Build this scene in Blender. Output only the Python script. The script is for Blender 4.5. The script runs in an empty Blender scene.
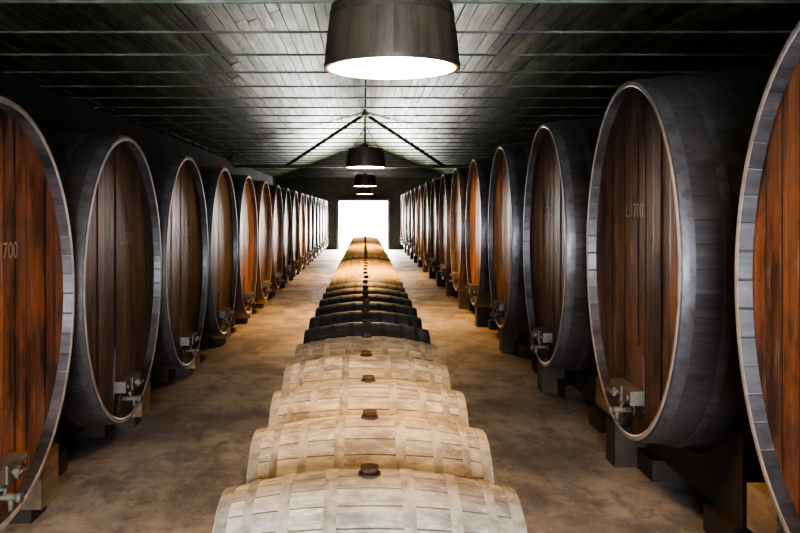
import bpy, math, random
from mathutils import Vector, Matrix
random.seed(7)
CAMZ=1.62
sc=bpy.context.scene
# ---------------------------------------------------------------- materials
def new_mat(name):
    m=bpy.data.materials.new(name); m.use_nodes=True
    nt=m.node_tree; b=nt.nodes['Principled BSDF']
    return m,nt,b
def N(nt,t,**kw):
    n=nt.nodes.new(t)
    for k,v in kw.items(): setattr(n,k,v)
    return n
def math_(nt,op,a,b=None):
    n=N(nt,'ShaderNodeMath',operation=op)
    for i,v in enumerate((a,b)):
        if v is None: continue
        if isinstance(v,(int,float)): n.inputs[i].default_value=v
        else: nt.links.new(v,n.inputs[i])
    return n.outputs[0]
def mix(nt,f,a,b,blend='MIX'):
    n=N(nt,'ShaderNodeMix',data_type='RGBA',blend_type=blend)
    for i,v in ((0,f),(6,a),(7,b)):
        if isinstance(v,(int,float)): n.inputs[i].default_value=v
        elif isinstance(v,tuple): n.inputs[i].default_value=(*v,1)
        else: nt.links.new(v,n.inputs[i])
    return n.outputs[2]
def ramp(nt,f,p0,p1,c0=(0,0,0),c1=(1,1,1)):
    n=N(nt,'ShaderNodeValToRGB'); e=n.color_ramp.elements
    e[0].position=p0; e[1].position=p1; e[0].color=(*c0,1); e[1].color=(*c1,1)
    nt.links.new(f,n.inputs[0]); return n.outputs[0]
def noise(nt,vec,scale,detail=4,rough=.6,mapscale=None):
    if mapscale:
        m=N(nt,'ShaderNodeMapping'); m.inputs['Scale'].default_value=mapscale
        nt.links.new(vec,m.inputs[0]); vec=m.outputs[0]
    n=N(nt,'ShaderNodeTexNoise'); n.inputs['Scale'].default_value=scale
    n.inputs['Detail'].default_value=detail; n.inputs['Roughness'].default_value=rough
    nt.links.new(vec,n.inputs['Vector']); return n.outputs[0]
def bump(nt,b,h,s=.3,d=.01):
    n=N(nt,'ShaderNodeBump'); n.inputs['Strength'].default_value=s; n.inputs['Distance'].default_value=d
    nt.links.new(h,n.inputs['Height']); nt.links.new(n.outputs[0],b.inputs['Normal'])
def uvx(nt):
    t=N(nt,'ShaderNodeTexCoord'); s=N(nt,'ShaderNodeSeparateXYZ'); nt.links.new(t.outputs['UV'],s.inputs[0])
    return t,s
def wn(nt,v,extra=None):
    c=N(nt,'ShaderNodeCombineXYZ'); nt.links.new(v,c.inputs[0])
    if extra is not None: nt.links.new(extra,c.inputs[1])
    w=N(nt,'ShaderNodeTexWhiteNoise',noise_dimensions='3D'); nt.links.new(c.outputs[0],w.inputs['Vector']); return w.outputs['Value']

def wood(name,c0,c1,rough=.5,gs=(14,14,1.0),objtint=False,spec=.5,var=.45,dirt=(.5,.5,.5),dirtamt=.3,joint=True,jamt=.75,stain=None,stainscale=(1,1,1),stainamt=.6,chalk=None,bs=.45,crack=None,objvar=0):
    """UV: u = stave/plank index (+fraction)"""
    m,nt,b=new_mat(name)
    t,s=uvx(nt)
    oi=N(nt,'ShaderNodeObjectInfo')
    fl=math_(nt,'FLOOR',s.outputs[0]); fr=math_(nt,'FRACT',s.outputs[0])
    w=wn(nt,fl,oi.outputs['Random'])
    def offs(kw,ko):
        off=N(nt,'ShaderNodeVectorMath',operation='ADD')
        nt.links.new(t.outputs['Object'],off.inputs[0])
        cc=N(nt,'ShaderNodeCombineXYZ')
        nt.links.new(math_(nt,'MULTIPLY',w,13.*kw),cc.inputs[0]); nt.links.new(math_(nt,'MULTIPLY',w,7.*kw),cc.inputs[1]); nt.links.new(math_(nt,'MULTIPLY',oi.outputs['Random'],9.*ko),cc.inputs[2])
        nt.links.new(cc.outputs[0],off.inputs[1]); return off.outputs[0]
    ov=offs(1,1); oc=offs(0,7)
    g=noise(nt,ov,2.2,7,.7,gs)
    big=noise(nt,oc,1.3,5,.65)
    col=mix(nt,ramp(nt,g,.3,.72),c0,c1)
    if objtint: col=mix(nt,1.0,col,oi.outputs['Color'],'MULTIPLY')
    bright=math_(nt,'ADD',math_(nt,'MULTIPLY',w,var),1-var*.6)
    if objvar: bright=math_(nt,'MULTIPLY',bright,math_(nt,'ADD',math_(nt,'MULTIPLY',oi.outputs['Random'],objvar),1-objvar*.7))
    cb=N(nt,'ShaderNodeCombineXYZ')
    for i in range(3): nt.links.new(bright,cb.inputs[i])
    col=mix(nt,1.0,col,cb.outputs[0],'MULTIPLY')
    col=mix(nt,math_(nt,'MULTIPLY',ramp(nt,big,.45,.7),dirtamt),col,dirt)
    if stain:
        st=noise(nt,oc,1.6,8,.75,stainscale)
        col=mix(nt,math_(nt,'MULTIPLY',ramp(nt,st,.46,.60),stainamt),col,stain)
    if chalk:
        c2,cs,ca=chalk
        st=noise(nt,ov,2.7,8,.75,cs)
        col=mix(nt,math_(nt,'MULTIPLY',ramp(nt,st,.55,.72),ca),col,c2)
    if crack:
        c3,cs,ca=crack
        st=noise(nt,ov,3.1,9,.8,cs)
        col=mix(nt,math_(nt,'MULTIPLY',ramp(nt,st,.56,.66),ca),col,c3)
    if joint:
        e=math_(nt,'ABSOLUTE',math_(nt,'SUBTRACT',fr,.5))
        j=ramp(nt,e,.455,.495)
        col=mix(nt,math_(nt,'MULTIPLY',j,jamt),col,tuple(x*.25 for x in c0))
        h=math_(nt,'SUBTRACT',math_(nt,'MULTIPLY',g,.5),j)
    else: h=g
    bump(nt,b,h,bs,.006)
    nt.links.new(col,b.inputs['Base Color'])
    b.inputs['Specular IOR Level'].default_value=spec
    nt.links.new(ramp(nt,g,.2,.8,(rough-.1,)*3,(rough+.15,)*3),b.inputs['Roughness'])
    return m
def metal(name,c,rough=.45,met=.7,rust=(.1,.05,.03),ra=.4):
    m,nt,b=new_mat(name); t=N(nt,'ShaderNodeTexCoord')
    n=noise(nt,t.outputs['Object'],9,6,.7)
    nt.links.new(mix(nt,math_(nt,'MULTIPLY',ramp(nt,n,.42,.66),ra),c,rust),b.inputs['Base Color'])
    nt.links.new(ramp(nt,n,.3,.7,(rough-.08,)*3,(rough+.2,)*3),b.inputs['Roughness'])
    b.inputs['Metallic'].default_value=met; bump(nt,b,n,.2,.003); return m

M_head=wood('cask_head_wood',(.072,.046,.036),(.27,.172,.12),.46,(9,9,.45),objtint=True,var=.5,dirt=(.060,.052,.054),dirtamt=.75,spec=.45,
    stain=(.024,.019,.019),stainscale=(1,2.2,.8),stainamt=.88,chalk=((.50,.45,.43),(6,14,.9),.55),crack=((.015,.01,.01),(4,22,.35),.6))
M_stave=wood('cask_stave_wood',(.034,.029,.031),(.105,.090,.092),.38,(.6,9,9),var=.25,dirt=(.13,.12,.125),dirtamt=.45,stain=(.014,.012,.011),stainscale=(1,2,2),jamt=.35,bs=.3)
M_chime=wood('cask_chime_wood',(.19,.18,.175),(.42,.39,.37),.42,(6,6,6),var=.12,dirt=(.11,.09,.075),dirtamt=.65,jamt=.0,stain=(.34,.24,.14),stainscale=(2,2,2),stainamt=.5,bs=.08)
M_hoop=metal('cask_hoop_iron',(.15,.145,.155),.42,.5,(.085,.062,.055),.8)
M_brass=metal('tap_brass',(.13,.115,.09),.6,.25,(.07,.055,.04),.7)
M_bar=wood('fitting_wood',(.09,.08,.072),(.22,.20,.18),.65,(5,2,8),joint=False,dirt=(.07,.055,.045),dirtamt=.6)
M_paint,nt,b=new_mat('stencil_paint'); b.inputs['Base Color'].default_value=(.34,.30,.26,1); b.inputs['Roughness'].default_value=.7
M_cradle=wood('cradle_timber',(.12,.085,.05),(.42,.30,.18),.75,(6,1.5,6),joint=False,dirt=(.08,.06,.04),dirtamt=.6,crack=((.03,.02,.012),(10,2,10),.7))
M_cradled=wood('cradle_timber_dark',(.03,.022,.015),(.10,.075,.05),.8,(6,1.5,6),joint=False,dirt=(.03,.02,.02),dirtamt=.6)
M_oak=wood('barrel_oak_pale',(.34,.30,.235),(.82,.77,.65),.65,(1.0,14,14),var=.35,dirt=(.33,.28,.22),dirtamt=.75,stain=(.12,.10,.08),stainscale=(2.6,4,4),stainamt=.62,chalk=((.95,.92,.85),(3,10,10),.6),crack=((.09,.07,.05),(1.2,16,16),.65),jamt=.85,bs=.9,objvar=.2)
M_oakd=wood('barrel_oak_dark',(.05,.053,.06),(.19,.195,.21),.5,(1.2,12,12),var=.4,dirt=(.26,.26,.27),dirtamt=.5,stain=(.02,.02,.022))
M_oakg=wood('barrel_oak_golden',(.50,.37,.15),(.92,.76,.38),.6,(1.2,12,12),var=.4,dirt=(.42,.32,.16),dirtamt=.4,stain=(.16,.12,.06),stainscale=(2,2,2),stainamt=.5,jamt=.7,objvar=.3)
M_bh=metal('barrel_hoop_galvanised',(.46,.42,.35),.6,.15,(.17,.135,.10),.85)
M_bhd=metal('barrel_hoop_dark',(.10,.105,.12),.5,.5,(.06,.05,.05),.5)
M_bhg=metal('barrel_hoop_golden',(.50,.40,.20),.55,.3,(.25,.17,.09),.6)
M_bung=wood('bung_cork',(.06,.035,.022),(.17,.11,.07),.9,(20,20,20),joint=False,dirt=(.1,.065,.04),spec=.15)
M_board=wood('roof_board',(.022,.034,.016),(.18,.24,.105),.48,(10,.35,10),var=1.1,dirt=(.26,.33,.16),dirtamt=.25,joint=False,stain=(.008,.011,.006),stainscale=(7,.4,7),stainamt=.9,spec=.22,chalk=((.42,.50,.28),(14,.5,14),.55))
M_batten=wood('roof_batten',(.05,.055,.04),(.13,.145,.10),.5,(1,10,10),joint=False)
M_dark=wood('roof_deck',(.02,.02,.018),(.04,.04,.035),.7,(1,10,10),joint=False)
M_shade=wood('lamp_shade_wood',(.035,.026,.020),(.11,.082,.060),.36,(10,10,1),var=.14,dirt=(.09,.07,.055),jamt=.3,bs=.12)
M_shoop=metal('lamp_shade_band',(.11,.09,.075),.42,.5,(.05,.04,.03),.6)
M_in,nt,b=new_mat('lamp_inner_enamel'); b.inputs['Base Color'].default_value=(.85,.60,.34,1); b.inputs['Roughness'].default_value=.5
def glow(s,c):
    m,nt,b=new_mat('lamp_diffuser'); b.inputs['Base Color'].default_value=(1,.9,.7,1)
    b.inputs['Emission Color'].default_value=(*c,1); b.inputs['Emission Strength'].default_value=s; return m
M_glowA=glow(38,(1,.62,.32)); M_glowB=glow(150,(1,.53,.18))
M_wire=metal('lamp_wire',(.05,.05,.05),.5,.6)

# floor
M_floor,nt,b=new_mat('floor_concrete'); t=N(nt,'ShaderNodeTexCoord')
n1=noise(nt,t.outputs['Object'],.7,6,.65); n2=noise(nt,t.outputs['Object'],6,8,.75); n3=noise(nt,t.outputs['Object'],80,3,.6)
n4=noise(nt,t.outputs['Object'],1.9,7,.7,(1.4,.7,1))
c=mix(nt,ramp(nt,n1,.38,.60),(.20,.19,.195),(.50,.46,.41))
c=mix(nt,math_(nt,'MULTIPLY',ramp(nt,n4,.47,.58),.62),c,(.125,.115,.12))
c=mix(nt,math_(nt,'MULTIPLY',ramp(nt,n2,.50,.63),.5),c,(.12,.105,.095))
c=mix(nt,math_(nt,'MULTIPLY',ramp(nt,n3,.55,.68),.32),c,(.62,.59,.55))
nt.links.new(c,b.inputs['Base Color']); nt.links.new(ramp(nt,n4,.35,.65,(.42,)*3,(.75,)*3),b.inputs['Roughness'])
bump(nt,b,math_(nt,'ADD',n2,math_(nt,'MULTIPLY',n3,.25)),.55,.015)
# walls
M_wall,nt,b=new_mat('wall_plaster'); t=N(nt,'ShaderNodeTexCoord')
n1=noise(nt,t.outputs['Object'],2.5,6,.65)
nt.links.new(mix(nt,n1,(.02,.021,.018),(.07,.07,.06)),b.inputs['Base Color']); b.inputs['Roughness'].default_value=.9; bump(nt,b,n1,.4,.02)

# ---------------------------------------------------------------- mesh builder
class MB:
    def __init__(s): s.v=[];s.f=[];s.m=[];s.uv=[];s.sm=[];s.mats=[]
    def mi(s,mat):
        if mat not in s.mats: s.mats.append(mat)
        return s.mats.index(mat)
    def face(s,idx,mat,uv=None,smooth=False):
        s.f.append(idx); s.m.append(s.mi(mat)); s.uv.append(uv or [(0.5,0)]*len(idx)); s.sm.append(smooth)
    def lathe(s,prof,seg,fn,mat,nst=None,smooth=True,flip=False):
        base=len(s.v); L=len(prof)
        for i in range(seg):
            a=2*math.pi*i/seg
            for p in prof: s.v.append(fn(a,p))
        k=(nst or seg)/seg
        for i in range(seg):
            j=(i+1)%seg
            for q in range(L-1):
                idx=[base+i*L+q,base+j*L+q,base+j*L+q+1,base+i*L+q+1]
                uv=[(i*k,q),((i+1)*k,q),((i+1)*k,q+1),(i*k,q+1)]
                if flip: idx.reverse(); uv.reverse()
                s.face(idx,mat,uv,smooth)
    def box(s,x0,x1,y0,y1,z0,z1,mat,uvi=.5,rot=None):
        base=len(s.v)
        pts=[(x,y,z) for x in (x0,x1) for y in (y0,y1) for z in (z0,z1)]
        if rot: 
            c=Vector(((x0+x1)/2,(y0+y1)/2,(z0+z1)/2)); pts=[tuple(rot@(Vector(p)-c)+c) for p in pts]
        s.v+=pts
        for q in ((0,1,3,2),(4,6,7,5),(0,4,5,1),(2,3,7,6),(0,2,6,4),(1,5,7,3)):
            s.face([base+i for i in q],mat,[(uvi,0)]*4)
    def cyl(s,p0,p1,r0,mat,r1=None,seg=14,caps=True,smooth=True):
        r1=r0 if r1 is None else r1
        p0=Vector(p0);p1=Vector(p1);d=(p1-p0).normalized()
        u=d.orthogonal().normalized();w=d.cross(u)
        base=len(s.v)
        for i in range(seg):
            a=2*math.pi*i/seg; o=u*math.cos(a)+w*math.sin(a)
            s.v.append(tuple(p0+o*r0)); s.v.append(tuple(p1+o*r1))
        for i in range(seg):
            j=(i+1)%seg
            s.face([base+2*i,base+2*j,base+2*j+1,base+2*i+1],mat,None,smooth)
        if caps:
            s.face([base+2*i for i in range(seg)][::-1],mat); s.face([base+2*i+1 for i in range(seg)],mat)
    def mesh(s,name):
        me=bpy.data.meshes.new(name); me.from_pydata(s.v,[],s.f)
        for m in s.mats: me.materials.append(m)
        ul=me.uv_layers.new(name='UVMap'); k=0
        for p,mi,uv,sm in zip(me.polygons,s.m,s.uv,s.sm):
            p.material_index=mi; p.use_smooth=sm
            for u in uv: ul.data[k].uv=u; k+=1
        me.update(); return me
def add(name,me,loc=(0,0,0),rz=0,parent=None,color=None):
    o=bpy.data.objects.new(name,me); sc.collection.objects.link(o); o.location=loc; o.rotation_euler=(0,0,rz)
    if parent: o.parent=parent
    if color: o.color=(*color,1)
    return o

def text_tris(body,size):
    cu=bpy.data.curves.new('t','FONT'); cu.body=body; cu.size=size; cu.align_x='CENTER'
    ob=bpy.data.objects.new('t',cu); sc.collection.objects.link(ob)
    dg=bpy.context.evaluated_depsgraph_get(); ev=ob.evaluated_get(dg); me=ev.to_mesh()
    vs=[tuple(v.co) for v in me.vertices]; fs=[list(p.vertices) for p in me.polygons]
    ev.to_mesh_clear(); bpy.data.objects.remove(ob); return vs,fs

# ---------------------------------------------------------------- oval cask
D=1.65
def build_cask(ay,az,bul,label,name,ty=0):
    b=MB(); SEG=108; NS=54
    def P(a,p): x,o=p; return (x,(ay+o)*math.cos(a),(az+o)*math.sin(a))
    def o(x): return bul*(1-((x-D/2)/(D/2))**2)
    xs=[D*i/14 for i in range(15)]
    b.lathe([(x,o(x)) for x in xs],SEG,P,M_stave,NS)
    ch=.030
    for x0,sg in ((0,1),(D,-1)):
        pr=[(x0,0),(x0-.004*sg,-.006),(x0-.004*sg,-ch+.006),(x0,-ch),(x0+.060*sg,-ch-.010)]
        b.lathe(pr[:4],SEG,P,M_chime,NS,smooth=False,flip=(sg>0))
        b.lathe(pr[3:],SEG,P,M_stave,NS,smooth=False,flip=(sg>0))
        hx=x0+.052*sg; ry=ay-ch-.006; rz=az-ch-.006
        w=.125; n=int(2*ry/w)+1; ys=[-ry+2*ry*i/n for i in range(n+1)]
        for i in range(n):
            ya,yb=ys[i]+.0012,ys[i+1]-.0012; K=8
            dx=random.uniform(-.0025,.0025)
            base=len(b.v)
            for k in range(K+1):
                y=ya+(yb-ya)*k/K; z=rz*math.sqrt(max(0,1-(y/ry)**2))
                b.v.append((hx+dx,y,-z)); b.v.append((hx+dx,y,z))
            for k in range(K):
                idx=[base+2*k,base+2*k+1,base+2*k+3,base+2*k+2]
                uv=[(i+k/K*.999,-1),(i+k/K*.999,1),(i+(k+1)/K*.999,1),(i+(k+1)/K*.999,-1)]
                if sg<0: idx.reverse();uv.reverse()
                b.face(idx,M_head,uv)
        base=len(b.v)
        for i in range(48):
            a=2*math.pi*i/48; b.v.append((hx+.01*sg,(ry+.01)*math.cos(a),(rz+.01)*math.sin(a)))
        b.face([base+i for i in range(48)],M_stave)
    for x0,x1 in ((.008,.065),(.19,.235),(.36,.405),(.56,.605)):
        for a0,a1 in ((x0,x1),(D-x1,D-x0)):
            pr=[(a0,o(a0)-.004),(a0,o(a0)+.005),((a0+a1)/2,o((a0+a1)/2)+.0055),(a1,o(a1)+.005),(a1,o(a1)-.004)]
            b.lathe(pr,SEG,P,M_hoop,smooth=False)
    zb=-az+.25; fx=.052
    base=len(b.v); t=.006
    prof=[(-.17,zb-.08),(.17,zb-.08),(.145,zb+.22),(.11,zb+.26),(-.11,zb+.26),(-.145,zb+.22)]
    for xx in (fx+.01,fx-t):
        for y,z in prof: b.v.append((xx,y,z))
    nP=len(prof)
    b.face([base+nP+i for i in range(nP)],M_head,[(3.1+i*.05,0) for i in range(nP)])
    for i in range(nP):
        j=(i+1)%nP; b.face([base+i,base+j,base+nP+j,base+nP+i],M_stave,[(3.4,0)]*4)
    b.box(fx-.085,fx-.006,-.18,.18,zb-.038,zb+.038,M_bar)
    b.box(fx-.095,fx-.085,-.05,.05,zb-.041,zb+.041,M_brass)
    b.cyl((fx-.02,0,zb),(fx-.14,0,zb),.013,M_brass)
    b.cyl((fx-.11,0,zb),(fx-.13,0,zb),.028,M_brass,seg=6,smooth=False)
    b.cyl((fx-.135,-.055,zb),(fx-.135,.055,zb),.007,M_brass)
    for y in (-.145,.145):
        b.cyl((fx-.085,y,zb),(fx-.097,y,zb),.016,M_brass,seg=8)
    zt=zb-.105
    b.cyl((fx+.02,.02,zt),(fx-.015,.02,zt),.036,M_brass)
    b.cyl((fx,.02,zt),(fx-.12,.02,zt),.017,M_brass)
    b.cyl((fx-.12,.02,zt),(fx-.145,.02,zt),.024,M_brass,seg=8)
    b.cyl((fx-.095,.02,zt+.005),(fx-.095,.02,zt-.06),.015,M_brass,.012)
    b.cyl((fx-.07,.02,zt),(fx-.07,.02,zt+.045),.009,M_brass)
    b.cyl((fx-.07,-.02,zt+.045),(fx-.07,.06,zt+.045),.007,M_brass)
    vs,fs=text_tris(label,.11); base=len(b.v)
    for v in vs: b.v.append((fx-.004,ty-v[0],az*.24+v[1]))
    for f in fs: b.face([base+i for i in f],M_paint)
    return b.mesh(name)

def build_cradle(ay,az,bul,zc,name,bh0,bh1):
    b=MB()
    def o(x): return bul*(1-((x-D/2)/(D/2))**2)
    for xa in (.34,D-.45):
        xb=xa+.18
        ry=ay+o(xa+.09)+.014; rz=az+o(xa+.09)+.014
        K=14; W=.68; zbt=-zc+.13
        base=len(b.v)
        for k in range(K+1):
            y=-W+2*W*k/K; z=-rz*math.sqrt(1-(y/ry)**2)
            if abs(y)>.56: z=-rz*math.sqrt(1-(.56/ry)**2)
            for xx in (xa,xb):
                b.v.append((xx,y,zbt)); b.v.append((xx,y,z))
        for k in range(K):
            q=base+4*k
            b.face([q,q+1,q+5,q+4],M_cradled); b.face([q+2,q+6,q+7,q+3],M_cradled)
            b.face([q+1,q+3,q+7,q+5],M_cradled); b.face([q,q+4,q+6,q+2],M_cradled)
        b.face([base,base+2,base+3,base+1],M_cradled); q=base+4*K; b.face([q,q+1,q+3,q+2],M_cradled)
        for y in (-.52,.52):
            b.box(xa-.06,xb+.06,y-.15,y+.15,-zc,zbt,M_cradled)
    sy=-1 if name.endswith('_b') else 1
    for y in (.63*sy,):
        y0,y1=sorted((y,y+.24*sy))
        b.box(.08,1.55,y0,y1,-zc+bh0,-zc+bh1,M_cradle)
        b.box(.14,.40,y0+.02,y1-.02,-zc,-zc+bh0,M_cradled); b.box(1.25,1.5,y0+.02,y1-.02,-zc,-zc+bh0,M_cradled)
    return b.mesh(name)

tints_R=[(1.2,.8,.65),(1.75,1.1,.75),(.90,.82,.82),(.98,.88,.87),(2.9,1.85,1.1),(2.6,1.65,1.0),(.7,.55,.52),(2.2,1.5,1.0)]  # per-cask wood tone; the orange ones also paint in warm lamp glow
tints_L=[(1.5,.95,.65),(1.65,1.05,.75),(.88,.86,.92),(.78,.78,.82),(.8,.68,.62),(1.4,.95,.7),(.7,.55,.5),(2.0,1.4,.95)]  # left row: wood tone, with lamp warmth painted into the orange ones
XR=1.45; azR=.985; ayR=.80; zR=CAMZ-1.244+azR
mR=build_cask(ayR,azR,.062,'L.1700','oval_wine_cask_mesh'); cR=build_cradle(ayR,azR,.062,zR,'cradle_mesh',.36,.54)
k=0; y=2.42-2.15
while y<34.6:
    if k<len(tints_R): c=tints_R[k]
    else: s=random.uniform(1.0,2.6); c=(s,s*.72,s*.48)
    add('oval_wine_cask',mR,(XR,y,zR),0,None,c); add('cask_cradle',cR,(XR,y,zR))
    y+=2.15;k+=1
XL=1.60; azL=.955; ayL=.895; zL=CAMZ-1.395+azL
mL=build_cask(ayL,azL,.04,'L.1700','oval_wine_cask_mesh_b',-.12); cL=build_cradle(ayL,azL,.04,zL,'cradle_mesh_b',.08,.36)
k=0; y=3.63-1.93
while y<34.8:
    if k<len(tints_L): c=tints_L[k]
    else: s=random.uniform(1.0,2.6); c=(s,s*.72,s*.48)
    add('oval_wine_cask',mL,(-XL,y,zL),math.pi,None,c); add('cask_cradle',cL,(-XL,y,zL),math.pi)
    y+=1.93;k+=1

# ---------------------------------------------------------------- barrels
BL=.955
def build_barrel(mo,mh,name):
    b=MB(); SEG=56;NS=28; R=.35;r=.285; H=BL/2
    def rad(x): return R-(R-r)*(abs(x)/H)**2.0
    def P(a,p): return (p[0],p[1]*math.cos(a+.05),p[1]*math.sin(a+.05))
    xs=[-H+BL*i/20 for i in range(21)]
    b.lathe([(x,rad(x)) for x in xs],SEG,P,mo,NS)
    for sg in (-1,1):
        pr=[(sg*H,r),(sg*H,r-.018),(sg*(H-.035),r-.022)]
        b.lathe(pr,SEG,P,mo,NS,smooth=False,flip=(sg<0))
        rr=r-.021; n=7
        for i in range(n):
            ya=-rr+2*rr*i/n+.001; yb=-rr+2*rr*(i+1)/n-.001; K=6; base=len(b.v)
            for k in range(K+1):
                y=ya+(yb-ya)*k/K; z=math.sqrt(max(0,rr*rr-y*y))
                b.v.append((sg*(H-.033),y,-z)); b.v.append((sg*(H-.033),y,z))
            for k in range(K):
                b.face([base+2*k,base+2*k+1,base+2*k+3,base+2*k+2],mo,[(i+k/K*.99,0),(i+k/K*.99,1),(i+(k+1)/K*.99,1),(i+(k+1)/K*.99,0)])
    for xa,xb in ((.10,.14),(.245,.28),(.36,.39),(.435,.474)):
        for s in (-1,1):
            a0,a1=sorted((s*xa,s*xb))
            pr=[(a0,rad(a0)-.002),(a0,rad(a0)+.0035),(a1,rad(a1)+.0035),(a1,rad(a1)-.002)]
            b.lathe(pr,SEG,P,mh,smooth=False)
            xm=(a0+a1)/2
            for dz in (-.012,.012):
                a=1.15; rm=rad(xm)+.003
                b.cyl((xm+dz*.6,rm*math.cos(a),rm*math.sin(a)),(xm+dz*.6,(rm+.004)*math.cos(a),(rm+.004)*math.sin(a)),.005,mh,seg=8)
    b.cyl((0,0,R-.01),(0,0,R+.006),.038,M_bung,.036,seg=20)
    b.cyl((0,0,R+.006),(0,0,R+.026),.027,M_bung,.030,seg=20)
    return b.mesh(name)
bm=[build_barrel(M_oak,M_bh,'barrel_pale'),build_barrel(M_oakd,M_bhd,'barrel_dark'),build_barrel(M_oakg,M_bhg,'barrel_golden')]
ZB=CAMZ-.845-.35
y=2.66; i=0
while y<30:
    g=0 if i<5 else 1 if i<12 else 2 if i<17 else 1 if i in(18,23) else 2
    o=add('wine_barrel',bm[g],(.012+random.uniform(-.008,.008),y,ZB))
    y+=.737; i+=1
rt=ZB-.344
for sx in (-.27,.27):
    b=MB(); b.box(sx-.05,sx+.05,2.1,y-.2,0,rt,M_cradled); add('barrel_rail',b.mesh('barrel_rail'))

# ---------------------------------------------------------------- room
Y0,Y1,XW=-5.0,36.4,3.95; EH=CAMZ+1.55; RH=CAMZ+3.05
b=MB(); b.box(-XW-.2,XW+.2,Y0-.2,Y1+6,-.1,0,M_floor); add('floor',b.mesh('floor'))
b=MB(); b.box(-XW-.2,-XW,Y0,Y1,0,EH+.1,M_wall); add('wall_left',b.mesh('wall_left'))
b=MB(); b.box(XW,XW+.2,Y0,Y1,0,EH+.1,M_wall); add('wall_right',b.mesh('wall_right'))
def gable(name,ya,yb,dx0,dx1,dz1):
    b=MB(); 
    def prism(pts):
        base=len(b.v);n=len(pts)
        for yy in (ya,yb):
            for x,z in pts: b.v.append((x,yy,z))
        b.face([base+i for i in range(n)],M_wall); b.face([base+n+i for i in range(n)][::-1],M_wall)
        for i in range(n):
            j=(i+1)%n; b.face([base+i,base+n+i,base+n+j,base+j],M_wall)
    def rz(x): return EH+(RH-EH)*(1-abs(x)/XW)+.05
    prism([(-XW,0),(dx0,0),(dx0,rz(dx0)),(-XW,rz(XW))])
    prism([(dx1,0),(XW,0),(XW,rz(XW)),(dx1,rz(dx1))])
    prism([(dx0,dz1),(dx1,dz1),(dx1,rz(dx1)),(0,rz(0)),(dx0,rz(dx0))])
    add(name,b.mesh(name))
gable('wall_back',Y1,Y1+.25,-1.15,1.0,CAMZ+.53)
gable('wall_front',Y0-.25,Y0,-1.7,1.7,2.7)
M_frame=wood('door_frame_wood',(.04,.035,.03),(.12,.10,.08),.6,(8,8,1),joint=False)
def frame(name,x0,x1,z1,y):
    b=MB(); b.box(x0-.1,x0,y-.05,y+.05,0,z1+.1,M_frame); b.box(x1,x1+.1,y-.05,y+.05,0,z1+.1,M_frame); b.box(x0,x1,y-.05,y+.05,z1,z1+.1,M_frame)
    add(name,b.mesh(name))
frame('door_frame',-1.15,1.0,CAMZ+.53,Y1-.05)
b=MB(); n=30
for sg in (-1,1):
    for i in range(n):
        t0=i/n+.0008; t1=(i+1)/n-.0008; dz=random.uniform(0,.016)
        def pt(t): return (sg*(XW+.2)*t, RH-(RH-EH)*(XW+.2)/XW*t)
        ysp=[Y0-.3]; yy=Y0+random.uniform(0,4)
        while yy<Y1: ysp.append(yy); yy+=random.uniform(3,4.5)
        ysp.append(Y1+.3)
        for q in range(len(ysp)-1):
            ya,yb=ysp[q]+.002,ysp[q+1]-.002; base=len(b.v); u=random.randint(0,500)+.5; dd=dz+random.uniform(0,.004); tl=random.uniform(-.006,.006)
            for tt,(t) in enumerate((t0,t1)):
                x,z=pt(t)
                for yv in (ya,yb):
                    b.v.append((x,yv,z+dd+tl*tt)); b.v.append((x,yv,z+dd+.03))
            for f in ((0,2,6,4),(1,5,7,3),(0,1,3,2),(4,6,7,5),(0,4,5,1),(2,3,7,6)):
                b.face([base+a for a in f],M_board,[(u,0)]*4)
for sg in (-1,1):
    base=len(b.v); z1=RH-(RH-EH)*(XW+.3)/XW
    for yv in (Y0-.3,Y1+.3):
        b.v+= [(0,yv,RH+.055),(sg*(XW+.3),yv,z1+.055),(sg*(XW+.3),yv,z1+.10),(0,yv,RH+.10)]
    for f in ((0,1,5,4),(3,7,6,2),(1,2,6,5),(0,3,2,1),(4,5,6,7)): b.face([base+a for a in f],M_dark)
add('ceiling',b.mesh('ceiling'))
b=MB(); y=Y0+1
while y<Y1-.5:
    b.box(-XW,XW,y-.009,y+.009,EH-.018,EH+.002,M_batten)
    y+=1.0
add('trim_ceiling_battens',b.mesh('battens'))
for ty in (25.,):
    b=MB()
    b.cyl((-2.45,ty,CAMZ+1.40),(0,ty,RH-.03),.05,M_batten,seg=8); b.cyl((2.45,ty,CAMZ+1.40),(0,ty,RH-.03),.05,M_batten,seg=8)
    b.box(-XW,XW,ty-.04,ty+.04,CAMZ+1.38,CAMZ+1.46,M_batten)
    b.cyl((0,ty,CAMZ+1.45),(0,ty,RH),.03,M_batten,seg=8)
    add('roof_truss',b.mesh('roof_truss'))

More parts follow.
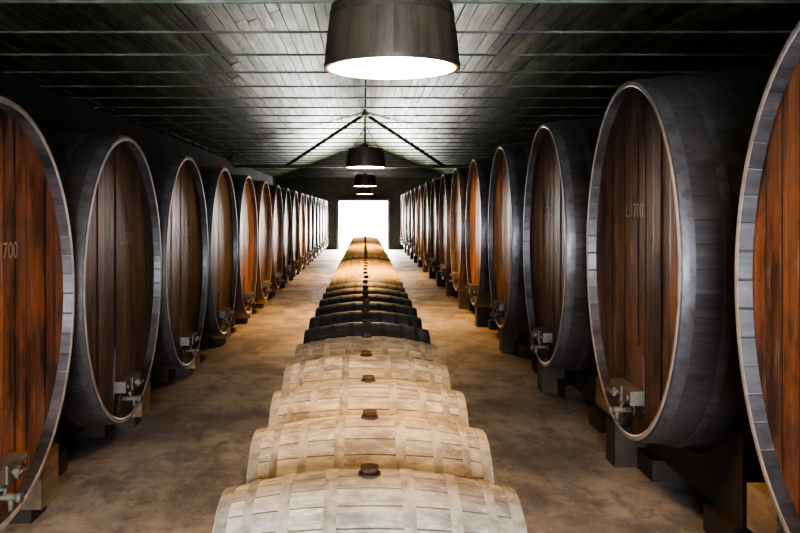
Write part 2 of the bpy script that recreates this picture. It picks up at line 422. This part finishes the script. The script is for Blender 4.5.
# ---------------------------------------------------------------- pendant lamps
def build_lamp(top,M_glow):
    b=MB(); SEG=48; H=.285
    def P(a,p): return (p[1]*math.cos(a),p[1]*math.sin(a),p[0])
    def rad(z): t=z/H; return .302-.010*t-.026*t*t
    zs=[H*i/8 for i in range(9)]
    b.lathe([(z,rad(z)) for z in zs],SEG,P,M_shade,24)
    b.lathe([(0,rad(0)),(0,rad(0)-.016),(H*.5,rad(H*.5)-.022)],SEG,P,M_in,smooth=False,flip=True)
    b.lathe([(H,rad(H)),(H+.004,rad(H)-.03),(H-.02,rad(H)-.035),(H-.02,.001)],SEG,P,M_shade,24,smooth=False)
    for z0,z1 in ((.0,.018),(H-.06,H-.035),(H-.022,H-.004)):
        b.lathe([(z0,rad(z0)-.003),(z0,rad(z0)+.004),(z1,rad(z1)+.004),(z1,rad(z1)-.003)],SEG,P,M_shoop,smooth=False)
    base=len(b.v)
    b.v.append((0,0,.035))
    for i in range(SEG):
        a=2*math.pi*i/SEG; b.v.append((.279*math.cos(a),.279*math.sin(a),.045))
    for i in range(SEG): b.face([base,base+1+(i+1)%SEG,base+1+i],M_glow)
    for s in (-1,1): b.cyl((s*.22,0,H-.02),(0,0,H+.35),.006,M_wire,seg=6)
    b.cyl((0,0,H+.34),(0,0,top),.009,M_wire,seg=6)
    b.cyl((0,0,H-.02),(0,0,H+.05),.035,M_wire,seg=12)
    return b.mesh('pendant_lamp')
for n_,(lx,ly,lz) in enumerate(((.12,3.68,.645),(.01,12.6,.70),(.0,21.4,.70),(0,30.2,.70),(0,-4.0,.70))):
    z=CAMZ+lz; rzz=RH-(RH-EH)*abs(lx)/XW
    add('barrel_pendant_lamp',build_lamp(rzz-z+.005,M_glowB if n_ in(1,2,3) else M_glowA),(lx,ly,z))
    if n_ in (1,2):
        l=bpy.data.lights.new('ceiling_fill_spot','SPOT'); l.energy=34 if n_==1 else 8; l.color=(.72,1,.50); l.spot_size=math.radians(160); l.spot_blend=.7; l.shadow_soft_size=.06  # unseen spot added above the shade to brighten the ceiling green
        o=bpy.data.objects.new('ceiling_fill_spot',l); sc.collection.objects.link(o); o.location=(lx,ly+.1,z+.36); o.rotation_euler=(math.pi,0,0)

# ---------------------------------------------------------------- light
def area(name,loc,rot,sx,sy,p,col):
    l=bpy.data.lights.new(name,'AREA'); l.shape='RECTANGLE'; l.size=sx; l.size_y=sy; l.energy=p; l.color=col
    o=bpy.data.objects.new(name,l); sc.collection.objects.link(o); o.location=loc; o.rotation_euler=rot; return o
area('daylight_far_door',(-.075,Y1+.35,1.08),(math.radians(-90),0,0),2.4,2.16,1000,(1,.98,.94))
area('fill_behind_camera',(0,Y0-.3,1.35),(math.radians(90),0,0),3.4,2.7,400,(.72,.82,1))  # added bluish fill behind the camera, set in an invented rear doorway
w=bpy.data.worlds.new('world'); sc.world=w; w.use_nodes=True
w.node_tree.nodes['Background'].inputs[0].default_value=(.95,.97,1,1); w.node_tree.nodes['Background'].inputs[1].default_value=16

# ---------------------------------------------------------------- camera
cd=bpy.data.cameras.new('camera'); co=bpy.data.objects.new('camera',cd); sc.collection.objects.link(co)
co.location=(0,0,CAMZ); co.rotation_euler=(math.radians(90),0,0)
cd.sensor_width=36; cd.lens=36*821/800; cd.shift_x=35/800; cd.shift_y=-53.5/800; cd.clip_start=.05; cd.clip_end=300
sc.camera=co
sc.view_settings.view_transform='AgX'
sc.view_settings.look='AgX - High Contrast'
sc.view_settings.exposure=0.68
